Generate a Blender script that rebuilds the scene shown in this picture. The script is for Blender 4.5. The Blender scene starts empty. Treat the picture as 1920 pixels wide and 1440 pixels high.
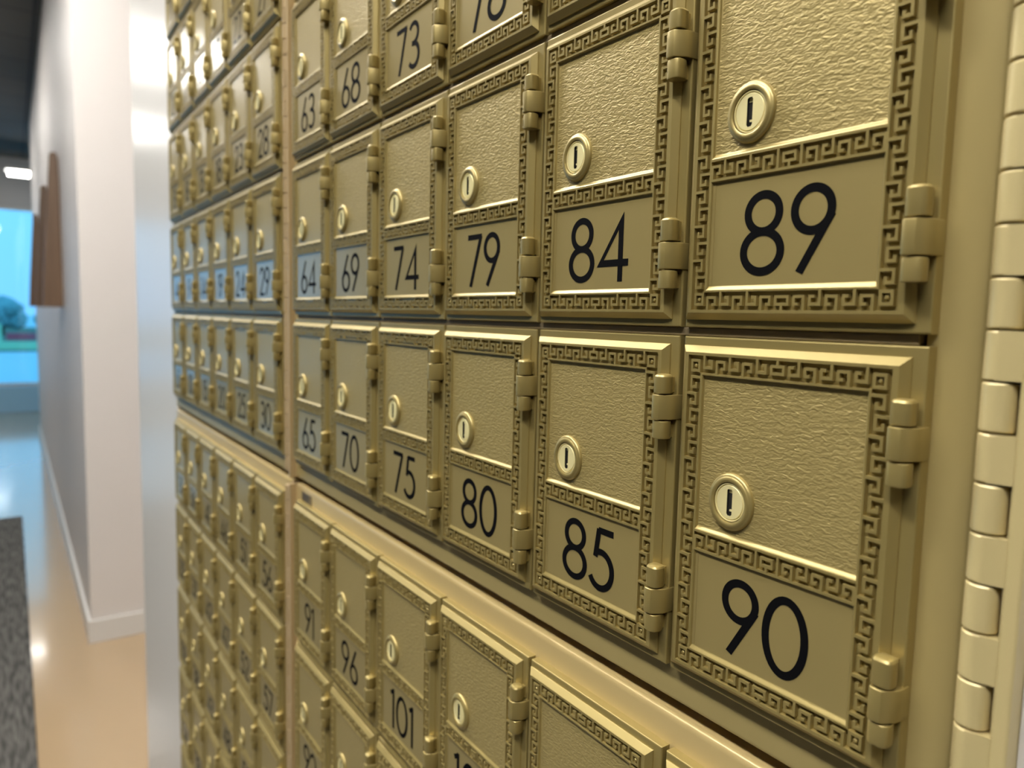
import bpy, bmesh, math, random
from mathutils import Matrix, Vector
random.seed(7)
sc = bpy.context.scene
C = sc.collection
U = 0.09                       # one mailbox column pitch in metres
CAMZ = 1.45                    # camera height above the floor

def wz(z):                     # plan height (pitches, 0 = top of the row of 84) -> metres above the floor
    return CAMZ + (z + 1.4344) * U

# ------------------------------------------------------------------ camera
cd = bpy.data.cameras.new('camera'); cam = bpy.data.objects.new('camera', cd); C.objects.link(cam)
right = Vector((0.57199291, 0.81993436, 0.02305963))
down = Vector((0.0888151, -0.03396182, -0.99546897))
fwd = Vector((-0.81543607, 0.57144924, -0.09224848))
M = Matrix.Identity(4)
for i in range(3):
    M[i][0] = right[i]; M[i][1] = -down[i]; M[i][2] = -fwd[i]
M[0][3], M[1][3], M[2][3] = 7.05431177 * U, -2.30474739 * U, CAMZ
cam.matrix_world = M
cd.sensor_width = 36.0; cd.lens = 1344.0 / 1920.0 * 36.0
cd.clip_start = 0.01; cd.clip_end = 300
cd.dof.use_dof = True; cd.dof.focus_distance = 0.278; cd.dof.aperture_fstop = 10.8
sc.camera = cam

# ------------------------------------------------------------------ colour management
sc.view_settings.view_transform = 'Standard'; sc.view_settings.look = 'None'
sc.view_settings.exposure = 0.45; sc.view_settings.gamma = 1.0
sc.view_settings.use_curve_mapping = False

# ------------------------------------------------------------------ world: bluish daylight outside
w = bpy.data.worlds.new('sky'); sc.world = w; w.use_nodes = True
nt = w.node_tree; nt.nodes.clear()
bg = nt.nodes.new('ShaderNodeBackground'); wo = nt.nodes.new('ShaderNodeOutputWorld')
tc = nt.nodes.new('ShaderNodeTexCoord'); sx = nt.nodes.new('ShaderNodeSeparateXYZ'); cr = nt.nodes.new('ShaderNodeValToRGB')
nt.links.new(tc.outputs['Generated'], sx.inputs[0]); nt.links.new(sx.outputs['Z'], cr.inputs[0])
cr.color_ramp.elements[0].position = 0.0; cr.color_ramp.elements[0].color = (0.30, 0.68, 1.0, 1)
cr.color_ramp.elements[1].position = 0.25; cr.color_ramp.elements[1].color = (0.32, 0.82, 1.0, 1)
nt.links.new(cr.outputs[0], bg.inputs[0]); bg.inputs[1].default_value = 1.15
nt.links.new(bg.outputs[0], wo.inputs[0])

LIGHTS = [(1.5, -1.3, 0.85), (0.2, -1.3, 0.85), (-0.95, -0.50, 0.42), (-2.1, -0.60, 0.8), (-5.6, -0.95, 0.45), (-8.2, -0.95, 0.45)]   # x, y, share of the full strength
LIGHT_STRENGTH = 44.0

# ------------------------------------------------------------------ materials
def mat(name, col, rough=0.5, metal=0.0, spec=0.5, coat=0.0, coat_rough=0.2, emit=None, es=0.0):
    m = bpy.data.materials.new(name); m.use_nodes = True
    b = m.node_tree.nodes['Principled BSDF']
    b.inputs['Base Color'].default_value = (*col, 1); b.inputs['Roughness'].default_value = rough
    b.inputs['Metallic'].default_value = metal; b.inputs['Specular IOR Level'].default_value = spec
    b.inputs['Coat Weight'].default_value = coat; b.inputs['Coat Roughness'].default_value = coat_rough
    if emit:
        b.inputs['Emission Color'].default_value = (*emit, 1); b.inputs['Emission Strength'].default_value = es
    return m

def N(m, t):
    return m.node_tree.nodes.new(t)

def L(m, a, b):
    m.node_tree.links.new(a, b)

def bump(m, scale, strength, dist, detail=2.0, sx=(1, 1, 1), distortion=0.0, voronoi=False):
    b = m.node_tree.nodes['Principled BSDF']
    tc = N(m, 'ShaderNodeTexCoord'); mp = N(m, 'ShaderNodeMapping'); mp.inputs['Scale'].default_value = sx
    L(m, tc.outputs['Object'], mp.inputs[0])
    if voronoi:
        t = N(m, 'ShaderNodeTexVoronoi'); t.feature = 'SMOOTH_F1'; t.inputs['Scale'].default_value = scale; out = t.outputs[0]
    else:
        t = N(m, 'ShaderNodeTexNoise'); t.inputs['Scale'].default_value = scale; t.inputs['Detail'].default_value = detail
        t.inputs['Distortion'].default_value = distortion; out = t.outputs[0]
    L(m, mp.outputs[0], t.inputs['Vector'])
    bn = N(m, 'ShaderNodeBump'); bn.inputs['Strength'].default_value = strength; bn.inputs['Distance'].default_value = dist
    L(m, out, bn.inputs['Height']); L(m, bn.outputs[0], b.inputs['Normal'])
    return bn

GOLD = (0.365, 0.284, 0.100)
m_gold = mat('gold_enamel', GOLD, 0.40, 0.55, 0.5, 0.35, 0.30); bump(m_gold, 1800, 0.05, 0.0002)
m_leather = mat('gold_grained_enamel', (0.38, 0.296, 0.110), 0.45, 0.40, 0.5, 0.50, 0.20)
bump(m_leather, 900, 0.95, 0.00045, 1.0, (0.5, 1, 1.2), 0.7)
m_plate = mat('gold_satin_plate', (0.36, 0.280, 0.105), 0.42, 0.45, 0.5, 0.8, 0.16); bump(m_plate, 900, 0.04, 0.0002)
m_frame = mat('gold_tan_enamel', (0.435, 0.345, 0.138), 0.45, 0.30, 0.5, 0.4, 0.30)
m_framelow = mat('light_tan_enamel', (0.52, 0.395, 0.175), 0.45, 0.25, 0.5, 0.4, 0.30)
m_hinge = mat('cream_enamel', (0.60, 0.495, 0.24), 0.42, 0.25, 0.5, 0.4, 0.30)
m_hinge2 = mat('copper_reflection_enamel', (0.50, 0.37, 0.20), 0.42, 0.35, 0.5, 0.3, 0.30)  # far hinge enamel with a coppery reflection put into its colour
m_rail = mat('brown_enamel', (0.20, 0.155, 0.085), 0.5, 0.3)
m_dark = mat('cavity_shade', (0.008, 0.007, 0.005), 0.9)  # near-black colour stands in for the shade inside gaps and keyways
m_black = mat('black_vinyl', (0.003, 0.003, 0.0035), 0.75, 0, 0.05)
m_brass = mat('lock_brass', (0.80, 0.71, 0.36), 0.45, 0.35)
bump(m_brass, 1500, 0.12, 0.0002)
m_badge = mat('dark_badge', (0.055, 0.045, 0.035), 0.4)
m_white = mat('white_gloss_paint', (0.64, 0.62, 0.585), 0.40, 0.0, 0.5, 0.35, 0.20); bump(m_white, 60, 0.08, 0.002)
m_wallp = mat('white_wall_paint', (0.67, 0.63, 0.605), 0.55); bump(m_wallp, 90, 0.08, 0.002)
m_shade = mat('bounce_damping_paint', (0.08, 0.07, 0.055), 0.7)  # unseen walls kept this dark to cut light bounced onto the doors
m_base = mat('white_trim', (0.66, 0.64, 0.61), 0.4)
def lamp_mat(f): return mat('lamp_diffuser', (0.9, 0.9, 0.9), 0.5, emit=(1.0, 0.965, 0.90), es=LIGHT_STRENGTH * f)
m_lampframe = mat('lamp_frame', (0.7, 0.7, 0.68), 0.5)
m_soffit = mat('grey_wall_paint', (0.50, 0.50, 0.50), 0.6)

m_ceil = mat('charcoal_ceiling_panels', (0.09, 0.085, 0.07), 0.8)
b = m_ceil.node_tree.nodes['Principled BSDF']
br = N(m_ceil, 'ShaderNodeTexBrick'); tcn = N(m_ceil, 'ShaderNodeTexCoord'); L(m_ceil, tcn.outputs['Object'], br.inputs[0])
br.inputs['Scale'].default_value = 1.0; br.inputs['Color1'].default_value = (0.11, 0.10, 0.082, 1); br.inputs['Color2'].default_value = (0.085, 0.085, 0.075, 1)
br.inputs['Mortar'].default_value = (0.04, 0.04, 0.036, 1); br.inputs['Mortar Size'].default_value = 0.012
br.inputs['Brick Width'].default_value = 0.6; br.inputs['Row Height'].default_value = 0.6; br.offset = 0
L(m_ceil, br.outputs[0], b.inputs['Base Color'])

m_floor = mat('polished_tan_floor', (0.50, 0.36, 0.21), 0.16, 0.0, 0.6, 0.5, 0.08)
b = m_floor.node_tree.nodes['Principled BSDF']
nz = N(m_floor, 'ShaderNodeTexNoise'); nz.inputs['Scale'].default_value = 3.0; nz.inputs['Detail'].default_value = 4
crm = N(m_floor, 'ShaderNodeValToRGB'); L(m_floor, nz.outputs[0], crm.inputs[0])
crm.color_ramp.elements[0].color = (0.37, 0.255, 0.145, 1); crm.color_ramp.elements[1].color = (0.47, 0.34, 0.20, 1)
crm.color_ramp.elements[0].position = 0.3; crm.color_ramp.elements[1].position = 0.7
L(m_floor, crm.outputs[0], b.inputs['Base Color'])

m_mat = mat('grey_carpet', (0.09, 0.088, 0.08), 0.95)
b = m_mat.node_tree.nodes['Principled BSDF']
tcn = N(m_mat, 'ShaderNodeTexCoord'); mp = N(m_mat, 'ShaderNodeMapping'); mp.inputs['Scale'].default_value = (5, 45, 1)
nz = N(m_mat, 'ShaderNodeTexNoise'); nz.inputs['Scale'].default_value = 2.0; nz.inputs['Detail'].default_value = 3
crm = N(m_mat, 'ShaderNodeValToRGB')
L(m_mat, tcn.outputs['Object'], mp.inputs[0]); L(m_mat, mp.outputs[0], nz.inputs['Vector']); L(m_mat, nz.outputs[0], crm.inputs[0])
crm.color_ramp.elements[0].color = (0.032, 0.031, 0.028, 1); crm.color_ramp.elements[1].color = (0.14, 0.134, 0.122, 1)
crm.color_ramp.elements[0].position = 0.38; crm.color_ramp.elements[1].position = 0.62
L(m_mat, crm.outputs[0], b.inputs['Base Color'])

m_wood = mat('brown_wood', (0.10, 0.05, 0.025), 0.45)
b = m_wood.node_tree.nodes['Principled BSDF']
tcn = N(m_wood, 'ShaderNodeTexCoord'); mp = N(m_wood, 'ShaderNodeMapping'); mp.inputs['Scale'].default_value = (60, 60, 3)
nz = N(m_wood, 'ShaderNodeTexNoise'); nz.inputs['Scale'].default_value = 1.0; nz.inputs['Detail'].default_value = 4
crm = N(m_wood, 'ShaderNodeValToRGB')
L(m_wood, tcn.outputs['Object'], mp.inputs[0]); L(m_wood, mp.outputs[0], nz.inputs['Vector']); L(m_wood, nz.outputs[0], crm.inputs[0])
crm.color_ramp.elements[0].color = (0.08, 0.042, 0.022, 1); crm.color_ramp.elements[1].color = (0.20, 0.12, 0.068, 1)
L(m_wood, crm.outputs[0], b.inputs['Base Color'])

m_glass = bpy.data.materials.new('tinted_window_glass'); m_glass.use_nodes = True
ntg = m_glass.node_tree; ntg.nodes.clear()
o_ = ntg.nodes.new('ShaderNodeOutputMaterial'); mx = ntg.nodes.new('ShaderNodeMixShader'); tr = ntg.nodes.new('ShaderNodeBsdfTransparent'); gl = ntg.nodes.new('ShaderNodeBsdfGlossy')
tr.inputs[0].default_value = (0.72, 0.88, 1.0, 1); gl.inputs['Roughness'].default_value = 0.02
mx.inputs[0].default_value = 0.06
ntg.links.new(tr.outputs[0], mx.inputs[1]); ntg.links.new(gl.outputs[0], mx.inputs[2]); ntg.links.new(mx.outputs[0], o_.inputs[0])

m_ground = mat('pale_pavement', (0.42, 0.62, 0.75), 0.9)
m_grass = mat('grass', (0.06, 0.13, 0.10), 0.95); bump(m_grass, 4, 0.5, 0.05)
m_leaf = mat('tree_leaves', (0.22, 0.45, 0.50), 0.9); bump(m_leaf, 6, 0.8, 0.1)
m_trunk = mat('tree_bark', (0.08, 0.06, 0.04), 0.9)
m_green = mat('pale_green_paint', (0.45, 0.85, 0.55), 0.6)
m_red = mat('red_paint', (0.55, 0.08, 0.12), 0.6)
m_low = mat('slate_blue_panel', (0.36, 0.66, 0.92), 0.5)

# ------------------------------------------------------------------ mesh helpers
class MB:
    def __init__(s):
        s.v = []; s.f = []
    def vert(s, p):
        s.v.append(tuple(p)); return len(s.v) - 1
    def quad(s, a, b, c, d):
        s.f.append((a, b, c, d))
    def poly(s, pts):
        s.f.append(tuple(s.vert(p) for p in pts))
    def box(s, x0, x1, y0, y1, z0, z1):
        i = [s.vert(p) for p in ((x0, y0, z0), (x1, y0, z0), (x1, y1, z0), (x0, y1, z0), (x0, y0, z1), (x1, y0, z1), (x1, y1, z1), (x0, y1, z1))]
        for q in ((0, 3, 2, 1), (4, 5, 6, 7), (0, 1, 5, 4), (1, 2, 6, 5), (2, 3, 7, 6), (3, 0, 4, 7)):
            s.f.append(tuple(i[k] for k in q))
    def loft(s, rings, cap0=True, cap1=True):
        idx = [[s.vert(p) for p in r] for r in rings]; n = len(rings[0])
        for a, b in zip(idx, idx[1:]):
            for k in range(n):
                s.f.append((a[k], a[(k + 1) % n], b[(k + 1) % n], b[k]))
        if cap0: s.f.append(tuple(reversed(idx[0])))
        if cap1: s.f.append(tuple(idx[-1]))
    def build(s, name, m, parent=None, smooth=False, bevel=None, angle=40):
        me = mesh_of(s, name, m, smooth, angle)
        return link(name, me, parent, bevel)

def mesh_of(mb, name, m, smooth=False, angle=40):
    me = bpy.data.meshes.new(name); me.from_pydata(mb.v, [], mb.f); me.update()
    bm = bmesh.new(); bm.from_mesh(me)
    bmesh.ops.recalc_face_normals(bm, faces=bm.faces)
    if smooth:
        for f in bm.faces: f.smooth = True
        for e in bm.edges:
            if len(e.link_faces) == 2 and e.calc_face_angle(0) > math.radians(angle): e.smooth = False
    bm.to_mesh(me); bm.free()
    me.materials.append(m)
    return me

def link(name, me, parent=None, bevel=None):
    o = bpy.data.objects.new(name, me); C.objects.link(o)
    if parent is not None: o.parent = parent
    if bevel:
        md = o.modifiers.new('bevel', 'BEVEL'); md.width = bevel; md.segments = 3; md.limit_method = 'ANGLE'
    return o

def tag(o, label=None, cat=None, group=None, kind=None):
    if label: o['label'] = label
    if cat: o['category'] = cat
    if group: o['group'] = group
    if kind: o['kind'] = kind
    return o

def empty(name, loc):
    o = bpy.data.objects.new(name, None); C.objects.link(o); o.location = loc; o.empty_display_size = 0.02
    return o

# ------------------------------------------------------------------ mailbox meshes (local plan: u right, v down from the plate top, d out of the wall)
PW, PH = 0.975, 1.438
def P(u, v, d):
    return ((u - PW / 2) * U, -d * U, (PH - v) * U)

def rect(l, r, t, b, d):
    return [P(l, t, d), P(r, t, d), P(r, b, d), P(l, b, d)]

def flange_mesh():
    mb = MB()
    rs = [rect(0, PW, 0, PH, -0.0495), rect(0, PW, 0, PH, -0.006), rect(.0018, PW - .0018, .0018, PH - .0018, -.0018), rect(.006, PW - .006, .006, PH - .006, 0)]
    mb.loft(rs)
    return mesh_of(mb, 'flange', m_gold)

H = 0.0335                     # height of the door frame above the flange
FL, FR, FT, FB = .0065, .928, .0357, 1.4066
QL, QR, QT, QB = .040, .904, .064, 1.378
X0, UX = .0565, .01235
Y0, UY = .0760, .01344
LD = H - .013                  # floor of the grained panel
ND = H - .011                  # floor of the number plate
GD = H - .0165                 # floor of the key-pattern groove
def gx(x): return X0 + x * UX
def gy(y): return Y0 + y * UY

def key_cell(k_even, c, b):    # one key: c = column away from its stem (0..4), b = distance from the outer rim (0..5)
    if c >= 4: return False
    if k_even:                 # stem starts at the outer rim
        far = 3 <= b < 4; near = 1 <= b < 2; stem = 0 <= b < 4
    else:
        far = 1 <= b < 2; near = 3 <= b < 4; stem = 1 <= b < 5
    if c < 1: return stem
    if c < 2: return far
    if c < 3: return far or near
    return 1 <= b < 4

def strip(x, b):               # horizontal strip, 67 wide, b from outer rim
    if x > 33.5: x = 67 - x
    if x < 6: return False
    if x < 31:
        k = int((x - 6) // 5); return key_cell(k % 2 == 0, x - 6 - 5 * k, b)
    if 33 <= x and b < 1: return True
    if 1 <= b < 4: return not (x >= 32 and 2 <= b < 3)
    return False

def level(x, y):               # True raised, False groove, None open (panels)
    if x < 0 or x > 67 or y < 0 or y > 96: return True
    a = min(x, 67 - x); b = min(y, 96 - y)
    if a < 5 and b < 5:
        if a < 1 or b < 1: return False
        return not (2 < a < 4 and 2 < b < 4)
    if b < 5: return strip(x, b)
    if a < 5:
        if y < 6 or y > 90: return False
        k = int((y - 6) // 5); r = y - 6 - 5 * k
        return key_cell(k % 2 == 1, r, a)
    if a < 5.65 or b < 5.65: return True
    if 52.7 < y < 53.4 or 58.4 < y < 59.1: return True
    return None                # panels and middle strip

def relief(mb, xs, ys, lev, tx, ty, delta, top=H, floor=GD):
    nx, ny = len(xs) - 1, len(ys) - 1
    lv = [[lev((xs[i] + xs[i + 1]) / 2, (ys[j] + ys[j + 1]) / 2) for j in range(ny)] for i in range(nx)]
    def get(i, j):
        if i < 0 or j < 0 or i >= nx or j >= ny: return True
        return lv[i][j]
    cache = {}
    def vtop(i, j):
        if ('t', i, j) in cache: return cache['t', i, j]
        dx = dy = 0
        q = {(sx_, sy_): get(i + (0 if sx_ > 0 else -1), j + (0 if sy_ > 0 else -1)) for sx_ in (-1, 1) for sy_ in (-1, 1)}
        groove = [k for k, v_ in q.items() if v_ is False]
        if groove and len(groove) < 4 and not (len(groove) == 2 and groove[0][0] == -groove[1][0] and groove[0][1] == -groove[1][1]):
            if len(groove) == 1: dx, dy = -groove[0][0], -groove[0][1]
            elif len(groove) == 2:
                if groove[0][0] == groove[1][0]: dx = -groove[0][0]
                else: dy = -groove[0][1]
            else:
                r = [k for k in q if k not in groove][0]; dx, dy = r
        k = mb.vert(P(tx(xs[i]) + dx * delta * UX, ty(ys[j]) + dy * delta * UY, top)); cache['t', i, j] = k; return k
    def vlow(i, j):
        if ('b', i, j) in cache: return cache['b', i, j]
        k = mb.vert(P(tx(xs[i]), ty(ys[j]), floor)); cache['b', i, j] = k; return k
    for i in range(nx):
        for j in range(ny):
            v_ = lv[i][j]
            if v_ is None: continue
            f = vtop if v_ else vlow
            mb.quad(f(i, j), f(i + 1, j), f(i + 1, j + 1), f(i, j + 1))
            if v_ is False:
                if get(i - 1, j): mb.quad(vlow(i, j), vlow(i, j + 1), vtop(i, j + 1), vtop(i, j))
                if get(i + 1, j): mb.quad(vlow(i + 1, j), vlow(i + 1, j + 1), vtop(i + 1, j + 1), vtop(i + 1, j))
                if get(i, j - 1): mb.quad(vlow(i, j), vlow(i + 1, j), vtop(i + 1, j), vtop(i, j))
                if get(i, j + 1): mb.quad(vlow(i, j + 1), vlow(i + 1, j + 1), vtop(i + 1, j + 1), vtop(i, j + 1))

LEA = (gx(5.65), gx(61.35), gy(5.65), gy(52.7))      # opening of the grained panel at the rim
NUM = (gx(5.65), gx(61.35), gy(59.1), gy(90.35))
def door_mesh():
    mb = MB()
    def ring(t, d):
        return rect(FL + (QL - FL) * t, FR + (QR - FR) * t, FT + (QT - FT) * t, FB + (QB - FB) * t, d)
    mb.loft([ring(0, -0.001), ring(0, .0045), ring(.03, .0062), ring(.92, .0325), ring(.98, .0334), ring(1, H)], cap0=False, cap1=False)
    xs = sorted(set([(QL - X0) / UX] + list(range(0, 68)) + [5.65, 61.35] + [(QR - X0) / UX]))
    ys = sorted(set([(QT - Y0) / UY] + list(range(0, 53)) + list(range(59, 97)) + [5.65, 90.35, 52.7, 53.4, 58.4, 59.1] + [54, 55, 56, 57, 58] + [(QB - Y0) / UY]))
    relief(mb, xs, ys, level, gx, gy, .10)
    # middle strip
    s = 55.7 / 59.0
    def mlev(x, y):
        b = 5 - y
        if x > 29.5: x = 59 - x
        if x < 25:
            k = int(x // 5); return key_cell(k % 2 == 0, x - 5 * k, b)
        if x < 26: return True
        if x < 27: return False
        if x >= 29 and b < 1: return True
        if 1 <= b < 4: return not (x >= 28 and 2 <= b < 3)
        return False
    relief(mb, [float(i) for i in range(60)], [float(j) for j in range(6)], mlev, lambda x: gx(5.65 + s * x), lambda y: gy(53.4 + y), .10)
    # sloping walls of the two recesses, with a small step on the left as in a casting
    for (l, r, t, b), fl in ((LEA, LD), (NUM, ND)):
        rings = [rect(l, r, t, b, H), rect(l + .0035, r - .003, t + .0015, b - .004, H - .0025), rect(l + .006, r - .005, t + .003, b - .013, fl + .002), rect(l + .0085, r - .006, t + .004, b - .017, fl)]
        mb.loft(rings, cap0=False, cap1=False)
    # corner bosses
    for x in (3, 64):
        for y in (3, 93):
            n = 12
            def rg(rad, d): return [P(gx(x) + rad * UX * math.cos(2 * math.pi * k / n), gy(y) + rad * UX * math.sin(2 * math.pi * k / n), d) for k in range(n)]
            mb.loft([rg(.62, GD), rg(.60, H - .004), rg(.45, H - .001)], cap0=False)
    return mesh_of(mb, 'door', m_gold)

def panel_mesh():
    mb = MB(); l, r, t, b = LEA
    mb.loft([rect(l + .006, r - .004, t + .003, b - .013, LD - .006), rect(l + .006, r - .004, t + .003, b - .013, LD + .0002)])
    return mesh_of(mb, 'grained_panel', m_leather)
def numplate_mesh():
    mb = MB(); l, r, t, b = NUM
    mb.loft([rect(l + .006, r - .004, t + .003, b - .013, ND - .006), rect(l + .006, r - .004, t + .003, b - .013, ND + .0002)])
    # fine inner step on the left
    mb.box(P(l + .0085, 0, 0)[0], P(l + .020, 0, 0)[0], -(ND + .0016) * U, -(ND - .002) * U, P(0, b - .02, 0)[2], P(0, t + .006, 0)[2])
    return mesh_of(mb, 'number_plate', m_plate)

LC = (.293, .637)
def circ(rad, d, n=48):
    return [P(LC[0] + .945 * rad * math.cos(2 * math.pi * k / n), LC[1] + 1.03 * rad * math.sin(2 * math.pi * k / n), d) for k in range(n)]
def lock_mesh():
    mb = MB()
    prof = [(.1105, LD - .002), (.110, LD + .006), (.106, LD + .013), (.101, LD + .0155), (.0985, LD + .016), (.097, LD + .0175), (.0905, LD + .0215), (.083, LD + .0215), (.077, LD + .018), (.0755, LD + .010), (.0755, LD - .002)]
    mb.loft([circ(r, d) for r, d in prof], cap0=False, cap1=False)
    return mesh_of(mb, 'lock', m_gold, True, 35)
def cylinder_mesh():
    mb = MB()
    prof = [(.0745, LD), (.0740, LD + .012), (.0725, LD + .0145), (.0695, LD + .0145), (.0685, LD + .012), (.0675, LD + .006), (.0662, LD + .006), (.0655, LD + .0125), (.0640, LD + .0140)]
    n = 48
    mb.loft([circ(r, d, n) for r, d in prof], cap0=False, cap1=False)
    # face with a keyway slot
    hw, ht, hb = .0125, .052, .054
    fd = LD + .0140
    inner = []
    for k in range(n):
        a = 2 * math.pi * (k) / n; cx, sy_ = math.cos(a), math.sin(a)
        tmax = min(hw / abs(cx) if abs(cx) > 1e-6 else 9, (hb if sy_ > 0 else ht) / abs(sy_) if abs(sy_) > 1e-6 else 9)
        inner.append((tmax * cx, tmax * sy_))
    outer = circ(.0640, fd, n)
    io = [mb.vert(p) for p in outer]; ii = [mb.vert(P(LC[0] + x, LC[1] + y, fd)) for x, y in inner]; il = [mb.vert(P(LC[0] + x, LC[1] + y, fd - .0022)) for x, y in inner]
    for k in range(n):
        q = (k + 1) % n
        mb.quad(io[k], io[q], ii[q], ii[k]); mb.quad(ii[k], ii[q], il[q], il[k])
    return mesh_of(mb, 'lock_cylinder', m_brass, True, 30)
def keyway_mesh():
    mb = MB()
    def bx(u0, u1, v0, v1, d0, d1):
        a = P(LC[0] + u0, LC[1] + v0, d0); b = P(LC[0] + u1, LC[1] + v1, d1)
        mb.box(min(a[0], b[0]), max(a[0], b[0]), min(a[1], b[1]), max(a[1], b[1]), min(a[2], b[2]), max(a[2], b[2]))
    fd = LD + .0116
    def rc(e, d): return [P(LC[0] + x, LC[1] + y, d) for x, y in ((-.0125 - e, -.052 - e), (.0125 + e, -.052 - e), (.0125 + e, .054 + e), (-.0125 - e, .054 + e))]
    mb.loft([rc(.003, fd - .013), rc(.003, fd), rc(0, fd), rc(0, fd - .010)])
    return mesh_of(mb, 'keyway', m_dark)
def pin_mesh():
    mb = MB()
    def bx(u0, u1, v0, v1, d0, d1):
        a = P(LC[0] + u0, LC[1] + v0, d0); b = P(LC[0] + u1, LC[1] + v1, d1)
        mb.box(min(a[0], b[0]), max(a[0], b[0]), min(a[1], b[1]), max(a[1], b[1]), min(a[2], b[2]), max(a[2], b[2]))
    bx(-.0100, .0100, -.051, -.036, LD, LD + .0045)
    bx(-.0030, .0100, .029, .036, LD, LD + .008)
    return mesh_of(mb, 'key_ward', m_brass)

def knuckle(v0, v1, big=False, top_round=False):
    mb = MB()
    if big:
        sec = [(.903, .012), (.9015, .03), (.9015, .070), (.9045, .079), (.912, .084), (.925, .086), (.938, .086), (.947, .0835), (.954, .076), (.9765, .036), (.9795, .012), (.9795, -.03), (.955, -.03), (.93, -.001)]
    else:
        sec = []
        cu, cdp, r = .934, .045, .0345
        for k in range(24):
            a = 2 * math.pi * k / 24; c_, s_ = math.cos(a), math.sin(a); e = 2 / 3.0
            sec.append((cu + r * math.copysign(abs(c_) ** e, c_), cdp + r * math.copysign(abs(s_) ** e, s_)))
    mu = sum(p[0] for p in sec) / len(sec); md = sum(p[1] for p in sec) / len(sec)
    def sc_(f, v): return [P(mu + (p[0] - mu) * f, v, md + (p[1] - md) * f) for p in sec]
    ch = .005
    tr_ = .011 if top_round else ch
    rings = ([sc_(.62, v0), sc_(.86, v0 + tr_ * .35), sc_(1, v0 + tr_)] if top_round else [sc_(.93, v0), sc_(.98, v0 + ch * .35), sc_(1, v0 + ch)])
    rings += [sc_(1, v1 - ch), sc_(.98, v1 - ch * .35), sc_(.93, v1)]
    mb.loft(rings)
    if not big:                # web joining the knuckle to the door
        a = P(.900, v0 + .012, .0); b = P(.955, v1 - .004, .045)
        mb.box(a[0], b[0], min(a[1], b[1]), max(a[1], b[1]), b[2], a[2])
    return mesh_of(mb, 'knuckle', m_gold, True, 28)

# digits: strokes in a box one unit high, light geometric sans
T = .10
def ell(cx, cy, rx, ry, a0=0, a1=360, n=40):
    return [(cx + rx * math.cos(math.radians(a0 + (a1 - a0) * k / n)), cy + ry * math.sin(math.radians(a0 + (a1 - a0) * k / n))) for k in range(n + 1)]
def rot9(st): return [[(.55 - x, 1 - y) for x, y in s] for s in st]
nine = [ell(.275, .715, .225, .235), [(.508, .660), (.145, .015)]]
DIG = {
 '0': (.62, [ell(.31, .5, .26, .45)]),
 '1': (.26, [[(.17, 0), (.17, 1.0)], [(.19, .95), (.02, .86)]]),
 '2': (.56, [ell(.27, .715, .22, .235, 170, -30, 24) + [(.06, .05)], [(.04, .05), (.54, .05)]]),
 '3': (.54, [ell(.25, .745, .20, .205, 150, -90, 24), ell(.25, .29, .235, .24, 90, -145, 28), [(.17, .54), (.28, .53)]]),
 '4': (.68, []),
 '5': (.56, [[(.19, .95), (.52, .95)], [(.20, .97), (.13, .52)], ell(.25, .335, .26, .285, 118, -150, 30)]),
 '6': (.55, rot9(nine)), '9': (.55, nine),
 '7': (.52, [[(.01, .95), (.50, .95)], [(.475, .96), (.13, .0)]]),
 '8': (.62, [ell(.31, .735, .215, .215), ell(.31, .285, .255, .235)]),
}
def digit_mesh(ch):
    mb = MB(); hgt = .311
    for si, s in enumerate(DIG[ch][1]):
        closed = len(s) > 30 and math.hypot(s[0][0] - s[-1][0], s[0][1] - s[-1][1]) < 1e-6
        pts = s[:-1] if closed else s
        n = len(pts); li = []; ri = []
        for k in range(n):
            if closed: a, b = pts[k - 1], pts[(k + 1) % n]
            else: a, b = pts[max(0, k - 1)], pts[min(n - 1, k + 1)]
            dx, dy = b[0] - a[0], b[1] - a[1]; q = math.hypot(dx, dy); nx_, ny_ = -dy / q * T / 2, dx / q * T / 2
            li.append((pts[k][0] + nx_, pts[k][1] + ny_)); ri.append((pts[k][0] - nx_, pts[k][1] - ny_))
        # flat-cut ends at baseline / cap line
        for lst in (li, ri):
            for k in range(len(lst)):
                lst[k] = (lst[k][0], min(1.0, max(0.0, lst[k][1])))
        def PT(p, d): return (p[0] * hgt * U, -d * U, p[1] * hgt * U)
        for k in range(n if closed else n - 1):
            q = (k + 1) % n
            top = [PT(p, .0012 + .0004 * si) for p in (li[k], li[q], ri[q], ri[k])]; bot = [PT(p, 0) for p in (li[k], li[q], ri[q], ri[k])]
            mb.loft([bot, top], cap0=False)
    if ch == '4':
        for pl in ([(0, .225), (.150, .325), (.455, .755), (.555, 1.0)], [(.455, .755), (.555, .755), (.555, 1.0)], [(0, .225), (.455, .225), (.455, .325), (.150, .325)],
                   [(.455, 0), (.555, 0), (.555, .755), (.455, .755)], [(.555, .225), (.67, .225), (.67, .325), (.555, .325)]):
            mb.loft([[(x * hgt * U, 0, y * hgt * U) for x, y in pl], [(x * hgt * U, -.0012 * U, y * hgt * U) for x, y in pl]], cap0=False)
    return mesh_of(mb, 'digit', m_black)

me_flange, me_door, me_panel, me_num = flange_mesh(), door_mesh(), panel_mesh(), numplate_mesh()
me_lock, me_cyl, me_key, me_pin = lock_mesh(), cylinder_mesh(), keyway_mesh(), pin_mesh()
HV = [((.163, .2445), (.2505, .355), (.3615, .437)), ((.990, 1.085), (1.0915, 1.2005), (1.207, 1.281))]
me_kn = [[knuckle(*HV[h][0], top_round=True), knuckle(*HV[h][1], big=True), knuckle(*HV[h][2])] for h in range(2)]
me_dig = {c: digit_mesh(c) for c in '0123456789'}

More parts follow.
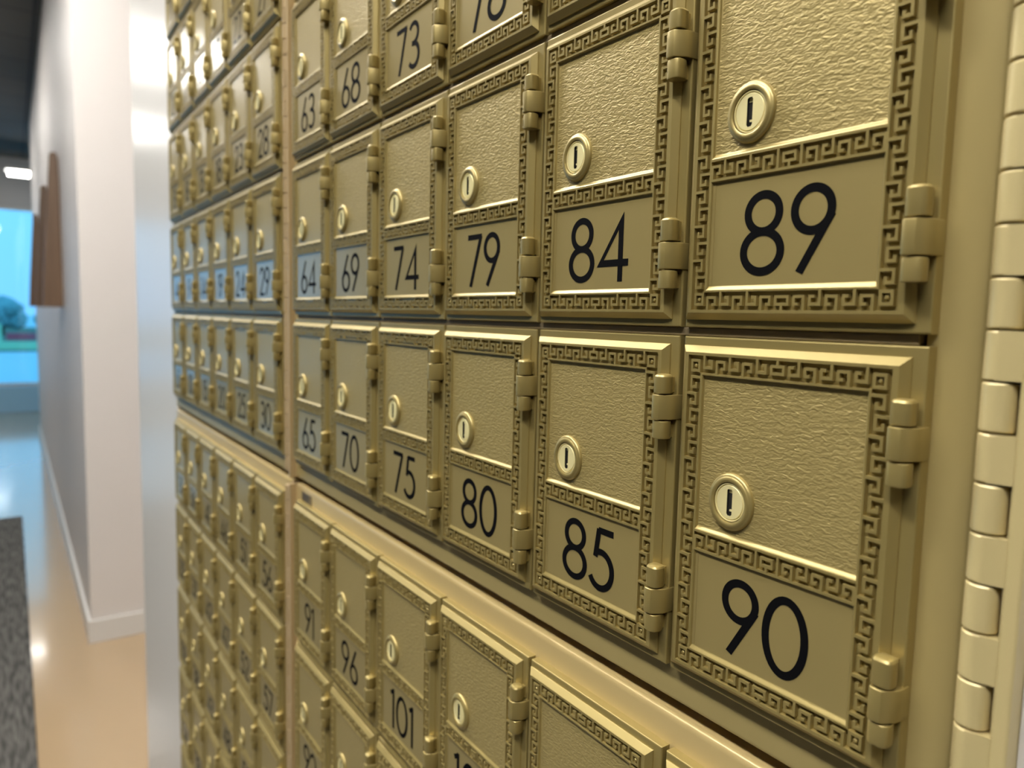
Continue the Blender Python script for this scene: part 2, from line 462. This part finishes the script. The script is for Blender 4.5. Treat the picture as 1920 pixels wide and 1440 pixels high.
def make_mailbox(u0, ztop, number, label, group):
    """u0: left edge of the plate (pitches), ztop: top of the plate (pitches)"""
    t = empty('mailbox', ((u0 + PW / 2) * U, 0, wz(ztop - PH)))
    tag(t, label, 'mailbox', group)
    link('flange', me_flange, t)
    d = link('door', me_door, t)
    link('grained_panel', me_panel, d); link('number_plate', me_num, d)
    lk = link('lock', me_lock, t)
    link('lock_cylinder', me_cyl, lk)['label'] = 'bright brass lock cylinder face'
    link('keyway', me_key, lk)['label'] = 'dark slot of the keyway'; link('key_ward', me_pin, lk)
    for h in range(2):
        hg = link('hinge', me_kn[h][1], t)
        link('knuckle', me_kn[h][0], hg); link('knuckle', me_kn[h][2], hg)
    s = str(number); gap = .055
    wd = sum(DIG[c][0] for c in s) + gap * (len(s) - 1); x = .463 - wd * .311 / 2
    for c in s:
        o = link('digit', me_dig[c], d); p = P(x, 1.241, ND + .0003); o.location = p
        o['label'] = 'black numeral ' + c
        x += (DIG[c][0] + gap) * .311
    return t

# visibility test with a generous margin
def on_frame(u0, ztop, margin):
    xs_, ys_ = [], []
    for u in (u0, u0 + PW):
        for z in (ztop, ztop - PH):
            p = Vector((u * U, 0, wz(z))) - Vector((M[0][3], M[1][3], M[2][3]))
            dz = p.dot(fwd)
            if dz < 0.02: return False
            xs_.append(960 + 1344 * p.dot(right) / dz); ys_.append(720 + 1344 * p.dot(down) / dz)
    return max(xs_) > -margin and min(xs_) < 1920 + margin and max(ys_) > -margin and min(ys_) < 1440 + margin

RP = 1.475
BX = -6.40                     # offset of the far bank
ORD = ['first', 'second', 'third', 'fourth', 'fifth', 'sixth']
ROWU = {1: 'row directly above the wide seam', 0: 'second row above the seam', -1: 'third row above the seam', -2: 'fourth row above the seam', -3: 'fifth row above the seam'}
ROWL = ['row directly below the wide seam', 'second row below the seam', 'third row below the seam', 'fourth row below the seam', 'fifth row below the seam']
for bank, off in (('near', 0.0), ('far', BX)):
    for c in range(6):
        for r in range(-3, 2):
            zt = -(r * RP) - .0185; u0 = off + c + .0125
            if not on_frame(u0, zt, 120): continue
            n = (61 if bank == 'near' else 1) + 5 * c + (r + 3)
            if bank == 'near':
                lab = 'gold mailbox numbered %d, %s, near bank' % (n, ROWU[r]); g = 'mailboxes of the near upper bank'
            else:
                lab = 'blurred gold mailbox, %s column of the far left bank, %s' % (ORD[c], ROWU[r]); g = 'mailboxes of the far upper bank'
            make_mailbox(u0, zt, n, lab, g)
        for r in range(5):
            zt = -3.3165 - r * RP; u0 = off + c + .0125
            if not on_frame(u0, zt, 120): continue
            n = (91 if bank == 'near' else 31) + 5 * c + r
            if bank == 'near':
                lab = 'gold mailbox numbered %d, %s, near bank' % (n, ROWL[r]); g = 'mailboxes of the near lower bank'
            else:
                lab = 'blurred gold mailbox, %s column of the far left bank, %s' % (ORD[c], ROWL[r]); g = 'mailboxes of the far lower bank'
            make_mailbox(u0, zt, n, lab, g)

# ------------------------------------------------------------------ cabinet frames with piano hinges
FY = .050                      # frame face lies this far behind the flange faces
def WB(mb, x0, x1, d0, d1, z0, z1, org):   # box in pitches, d towards the viewer, relative to org
    mb.box(x0 * U - org[0], x1 * U - org[0], -d1 * U - org[1], -d0 * U - org[1], wz(z0) - org[2], wz(z1) - org[2])
def frame_ring(x0, x1, z0, z1, hx0, hx1, hz0, hz1, org, d0=-.35, d1=-FY, rr=.03):
    mb = MB()
    def r_(a, b, c, d, dd): return [(a * U - org[0], -dd * U - org[1], wz(c) - org[2]), (b * U - org[0], -dd * U - org[1], wz(c) - org[2]), (b * U - org[0], -dd * U - org[1], wz(d) - org[2]), (a * U - org[0], -dd * U - org[1], wz(d) - org[2])]
    rings = [r_(x0, x1, z0, z1, d0)]
    for k in range(5):
        a = k / 4 * math.pi / 2; i = rr * (1 - math.cos(a)); rings.append(r_(x0 + i, x1 - i, z0 + i, z1 - i, d1 - rr + rr * math.sin(a)))
    rings += [r_(hx0, hx1, hz0, hz1, d1), r_(hx0, hx1, hz0, hz1, d0)]
    mb.loft(rings, cap0=False, cap1=False)
    return mb
def cabinet(off, upper, label):
    x0, x1 = off - .15, off + 6.135
    if upper: z0, z1, pt, nrow = -3.113, 3 * RP + .16, 3 * RP - .0185, 5
    else: z0, z1, pt, nrow = -3.3165 - 4 * RP - PH - .16, -3.176, -3.3165, 5
    org = ((x0 + x1) / 2 * U, FY * U, wz(z0))
    t = empty('mailbox_cabinet', org); tag(t, label, 'cabinet', 'mailbox cabinet frames')
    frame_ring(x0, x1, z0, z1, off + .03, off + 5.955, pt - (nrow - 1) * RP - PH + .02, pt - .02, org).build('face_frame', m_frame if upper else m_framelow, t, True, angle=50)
    mb = MB(); WB(mb, x0 + .05, x1 - .02, -.40, -.352, z0 + .02, z1 - .02, org); mb.build('shade_backing', m_dark, t)  # near-black sheet put behind the gaps to give their shade
    for k in range(nrow - 1):
        zc = pt - k * RP - PH - .0185
        mb = MB(); WB(mb, off + .035, off + 5.945, -.2, -.022, zc - .0172, zc + .0172, org); mb.build('shelf_edge', m_rail, t, bevel=.0004)
    mh = m_hinge if off > -1 else m_hinge2
    # piano hinge on the right
    hx, hd, hr = off + 6.183, -.012, .0465
    hg = None
    mb = MB(); WB(mb, hx - .03, hx + .03, -.12, -.05, z0, z1, org); hg = mb.build('piano_hinge', mh, t)
    pitch = .147; k = 0
    ph = -1.29 if upper else -1.29
    j = math.ceil((z1 - ph) / pitch)
    while True:
        zt = ph + j * pitch; zb = zt - pitch
        j -= 1
        if zb < z0: break
        if zt > z1: continue
        # keep only the stretch near the picture as separate knuckles
        mb = MB(); n = 20
        def rg(f, z): return [((hx + hr * f * math.cos(2 * math.pi * q / n)) * U - org[0], -(hd + hr * f * math.sin(2 * math.pi * q / n)) * U - org[1], wz(z) - org[2]) for q in range(n)]
        mb.loft([rg(.93, zt - .0035), rg(1, zt - .008), rg(1, zb + .008), rg(.93, zb + .0035)])
        if (j % 2) == 0:
            sec = [(hx, -.05), (hx + .062, -.05), (hx + .062, .0185), (hx + .045, .0215), (hx + .018, .0312), (hx, .0345)]
            mb.loft([[(a * U - org[0], -b_ * U - org[1], wz(z) - org[2]) for a, b_ in sec] for z in (zb + .004, zt - .004)])
        mb.build('knuckle', mh, hg, True, angle=35)
    mb = MB(); WB(mb, hx + .058, hx + .105, -.12, .018, z0, z1, org); mb.build('hinge_leaf', mh, hg, bevel=.0008)
    return t, org
cabinet(0, True, 'tan metal cabinet frame around the near bank of boxes numbered above the seam')
tl, ol = cabinet(0, False, 'tan metal cabinet frame below the dark seam, small dark label at its corner')
cabinet(BX, True, 'metal cabinet frame of the far left bank, above the seam')
cabinet(BX, False, 'metal cabinet frame of the far left bank, below the seam')
mb = MB(); WB(mb, .06, .34, -.055, -.044, -3.315, -3.215, ol); mb.build('label_plate', m_rail, tl, bevel=.0003)['label'] = 'bronze label plate'
mb = MB(); WB(mb, .09, .27, -.050, -.041, -3.300, -3.225, ol); mb.build('label', m_badge, tl, bevel=.0003)['label'] = 'small dark label'

# ------------------------------------------------------------------ room shell
def S(name, boxes, m, bevel=None, kind='structure'):
    mb = MB()
    for bx in boxes: mb.box(*bx)
    o = mb.build(name, m, None, bevel=bevel); o['kind'] = kind
    return o
CE = 3.43
bx0, bx1 = (BX - .151) * U, (6.135 + .155) * U
bz0, bz1 = wz(-3.3165 - 4 * RP - PH - .161), wz(3 * RP + .161)
WY = .060 * U
S('wall_back', [(-1.0, bx0, WY, WY + .25, 0, CE), (bx1, 4.2, WY, WY + .25, 0, CE), (bx0, bx1, WY, WY + .25, 0, bz0), (bx0, bx1, WY, WY + .25, bz1, CE)], m_white)
S('wall_left', [(-9.1, -2.854, .037, 1.4, 0, CE)], m_wallp)
S('baseboard_left', [(-9.1, -2.842, .025, .037, 0, .10), (-2.854, -2.842, .037, 1.4, 0, .10)], m_base, .002)
S('floor', [(-11.4, 4.2, -6, 1.6, -.1, 0)], m_floor)
S('ceiling', [(-11.4, 4.2, -6, 1.6, CE, CE + .1)], m_ceil)
S('wall_front', [(-11.4, 4.2, -6.1, -6, 0, CE)], m_shade)
S('wall_right', [(4.2, 4.3, -6, 1.6, 0, CE)], m_shade)
S('wall_rear', [(-11.4, 4.2, 1.5, 1.6, 0, CE)], m_wallp)
S('wall_far', [(-11.4, -11.27, -6, 1.5, 2.78, CE), (-11.4, -11.27, -6, -4.6, .36, 2.78), (-11.4, -11.27, 1.0, 1.5, .36, 2.78)], m_soffit)
S('trim_1', [(-11.4, -11.22, -6, 1.5, 0, .36)], m_low, .004)
mb = MB(); mb.box(-11.345, -11.335, -4.6, 1.0, .38, 2.76); g = mb.build('window_1', m_glass); g['kind'] = 'structure'
mb = MB()
for a in ((-11.37, -11.29, -4.6, 1.0, .36, .40), (-11.37, -11.29, -4.6, 1.0, 2.74, 2.78), (-11.37, -11.29, -1.75, -1.69, .40, 2.74), (-11.37, -11.29, .95, 1.0, .40, 2.74), (-11.37, -11.29, -4.6, -4.55, .40, 2.74)): mb.box(*a)
wf = mb.build('window_frame', m_base); wf.parent = g

# ------------------------------------------------------------------ ceiling lights
def ceiling_light(x, y, label, z=CE, lx=1.2, ly=.32, dh=.008, f=1.0):
    t = empty('ceiling_light', (x, y, z - .05)); tag(t, label, 'light', 'ceiling lights')
    mb = MB(); mb.box(-lx / 2 - .03, lx / 2 + .03, -ly / 2 - .03, ly / 2 + .03, .0, .05); mb.build('fixture_frame', m_lampframe, t)
    mb = MB(); mb.box(-lx / 2, lx / 2, -ly / 2, ly / 2, -dh, .0); mb.build('diffuser', lamp_mat(f), t)
for i, (x, y, f) in enumerate(LIGHTS):
    ceiling_light(x, y, 'ceiling light panel, %s of those overhead counted from the camera end' % ORD[i], f=f)
ceiling_light(-10.4, -.055, 'small bright ceiling light in front of the far window wall', 3.17, .14, .22, .05, .4)

# ------------------------------------------------------------------ floor mat
mb = MB(); mb.box(-5.25, 4.1, -4.8, -.182, 0, .012)  # unseen stretch widened to cut floor light under the door frames
tag(mb.build('floor_mat', m_mat, bevel=.004), 'grey streaked carpet on the tan floor at the left', 'mat')

# ------------------------------------------------------------------ wooden wall sculpture: three fins
fin = [(-.000, 2.276), (.005, 2.277), (.010, 2.20), (.0, 1.45), (-.0, 1.45)]
def wood_fin(x, label, th):
    t = empty('wooden_fin', (x, .037, 1.45)); tag(t, label, 'wall decoration', 'wooden fins on the white wall')
    prof = [(0, 0), (0, .66), (-.003, .79), (-.008, .824), (-.020, .830), (-.034, .828), (-.042, .815), (-.053, .66), (-.065, .48), (-.081, .25), (-.095, 0)]
    mb = MB(); mb.loft([[(-th / 2, p[0], p[1]) for p in prof], [(th / 2, p[0], p[1]) for p in prof]])
    mb.build('fin_board', m_wood, t, bevel=.002)
wood_fin(-4.05, 'brown tapered wooden fin, nearest and largest on the white wall', .05)
wood_fin(-5.35, 'brown tapered wooden fin, middle one of three on the white wall', .05)
wood_fin(-7.25, 'brown tapered wooden fin, farthest one beside the blue window', .05)

# ------------------------------------------------------------------ outside
S('ground', [(-140, -11.5, -60, 60, -.12, -.02)], m_ground)
mb = MB(); mb.box(-60, -27.5, -40, 40, -.03, .0); tag(mb.build('lawn', m_grass), 'dark green lawn beyond the pavement outside', 'lawn')
def tree(x, y, h, label):
    t = empty('tree', (x, y, 0)); tag(t, label, 'tree', 'trees outside the window')
    mb = MB(); n = 10
    mb.loft([[(.18 * f * math.cos(6.283 * k / n), .18 * f * math.sin(6.283 * k / n), z) for k in range(n)] for f, z in ((1, 0), (.8, h * .3), (.6, h * .5))]); mb.build('trunk', m_trunk, t, True)
    bm = bmesh.new()
    for q in range(14):
        rr = h * random.uniform(.16, .26)
        mt = Matrix.Translation((random.uniform(-.3, .3) * h, random.uniform(-.38, .38) * h, h * random.uniform(.35, .8)))
        r0 = bmesh.ops.create_icosphere(bm, subdivisions=3, radius=rr, matrix=mt)
        for v in r0['verts']: v.co += Vector((random.uniform(-1, 1), random.uniform(-1, 1), random.uniform(-1, 1))) * rr * .12
    me = bpy.data.meshes.new('crown'); bm.to_mesh(me); bm.free(); me.materials.append(m_leaf); link('crown', me, t)
tree(-44, -.6, 1.9, 'small blue green tree outside the window, left one')
tree(-47, 1.6, 1.7, 'small blue green tree outside the window, right one')
t = empty('roadside_sign', (-28.6, -.4, 0)); tag(t, 'pale green post and base with a red panel standing outside the window', 'sign')
mb = MB(); mb.box(-.1, .1, -.21, -.05, 0, .85); mb.build('post', m_green, t)
mb = MB(); mb.box(-.1, .1, -.05, 1.0, 0, .26); mb.build('sign_base', m_green, t)
mb = MB(); mb.box(-.05, .05, .08, .9, .32, .55); mb.build('sign_panel', m_red, t)
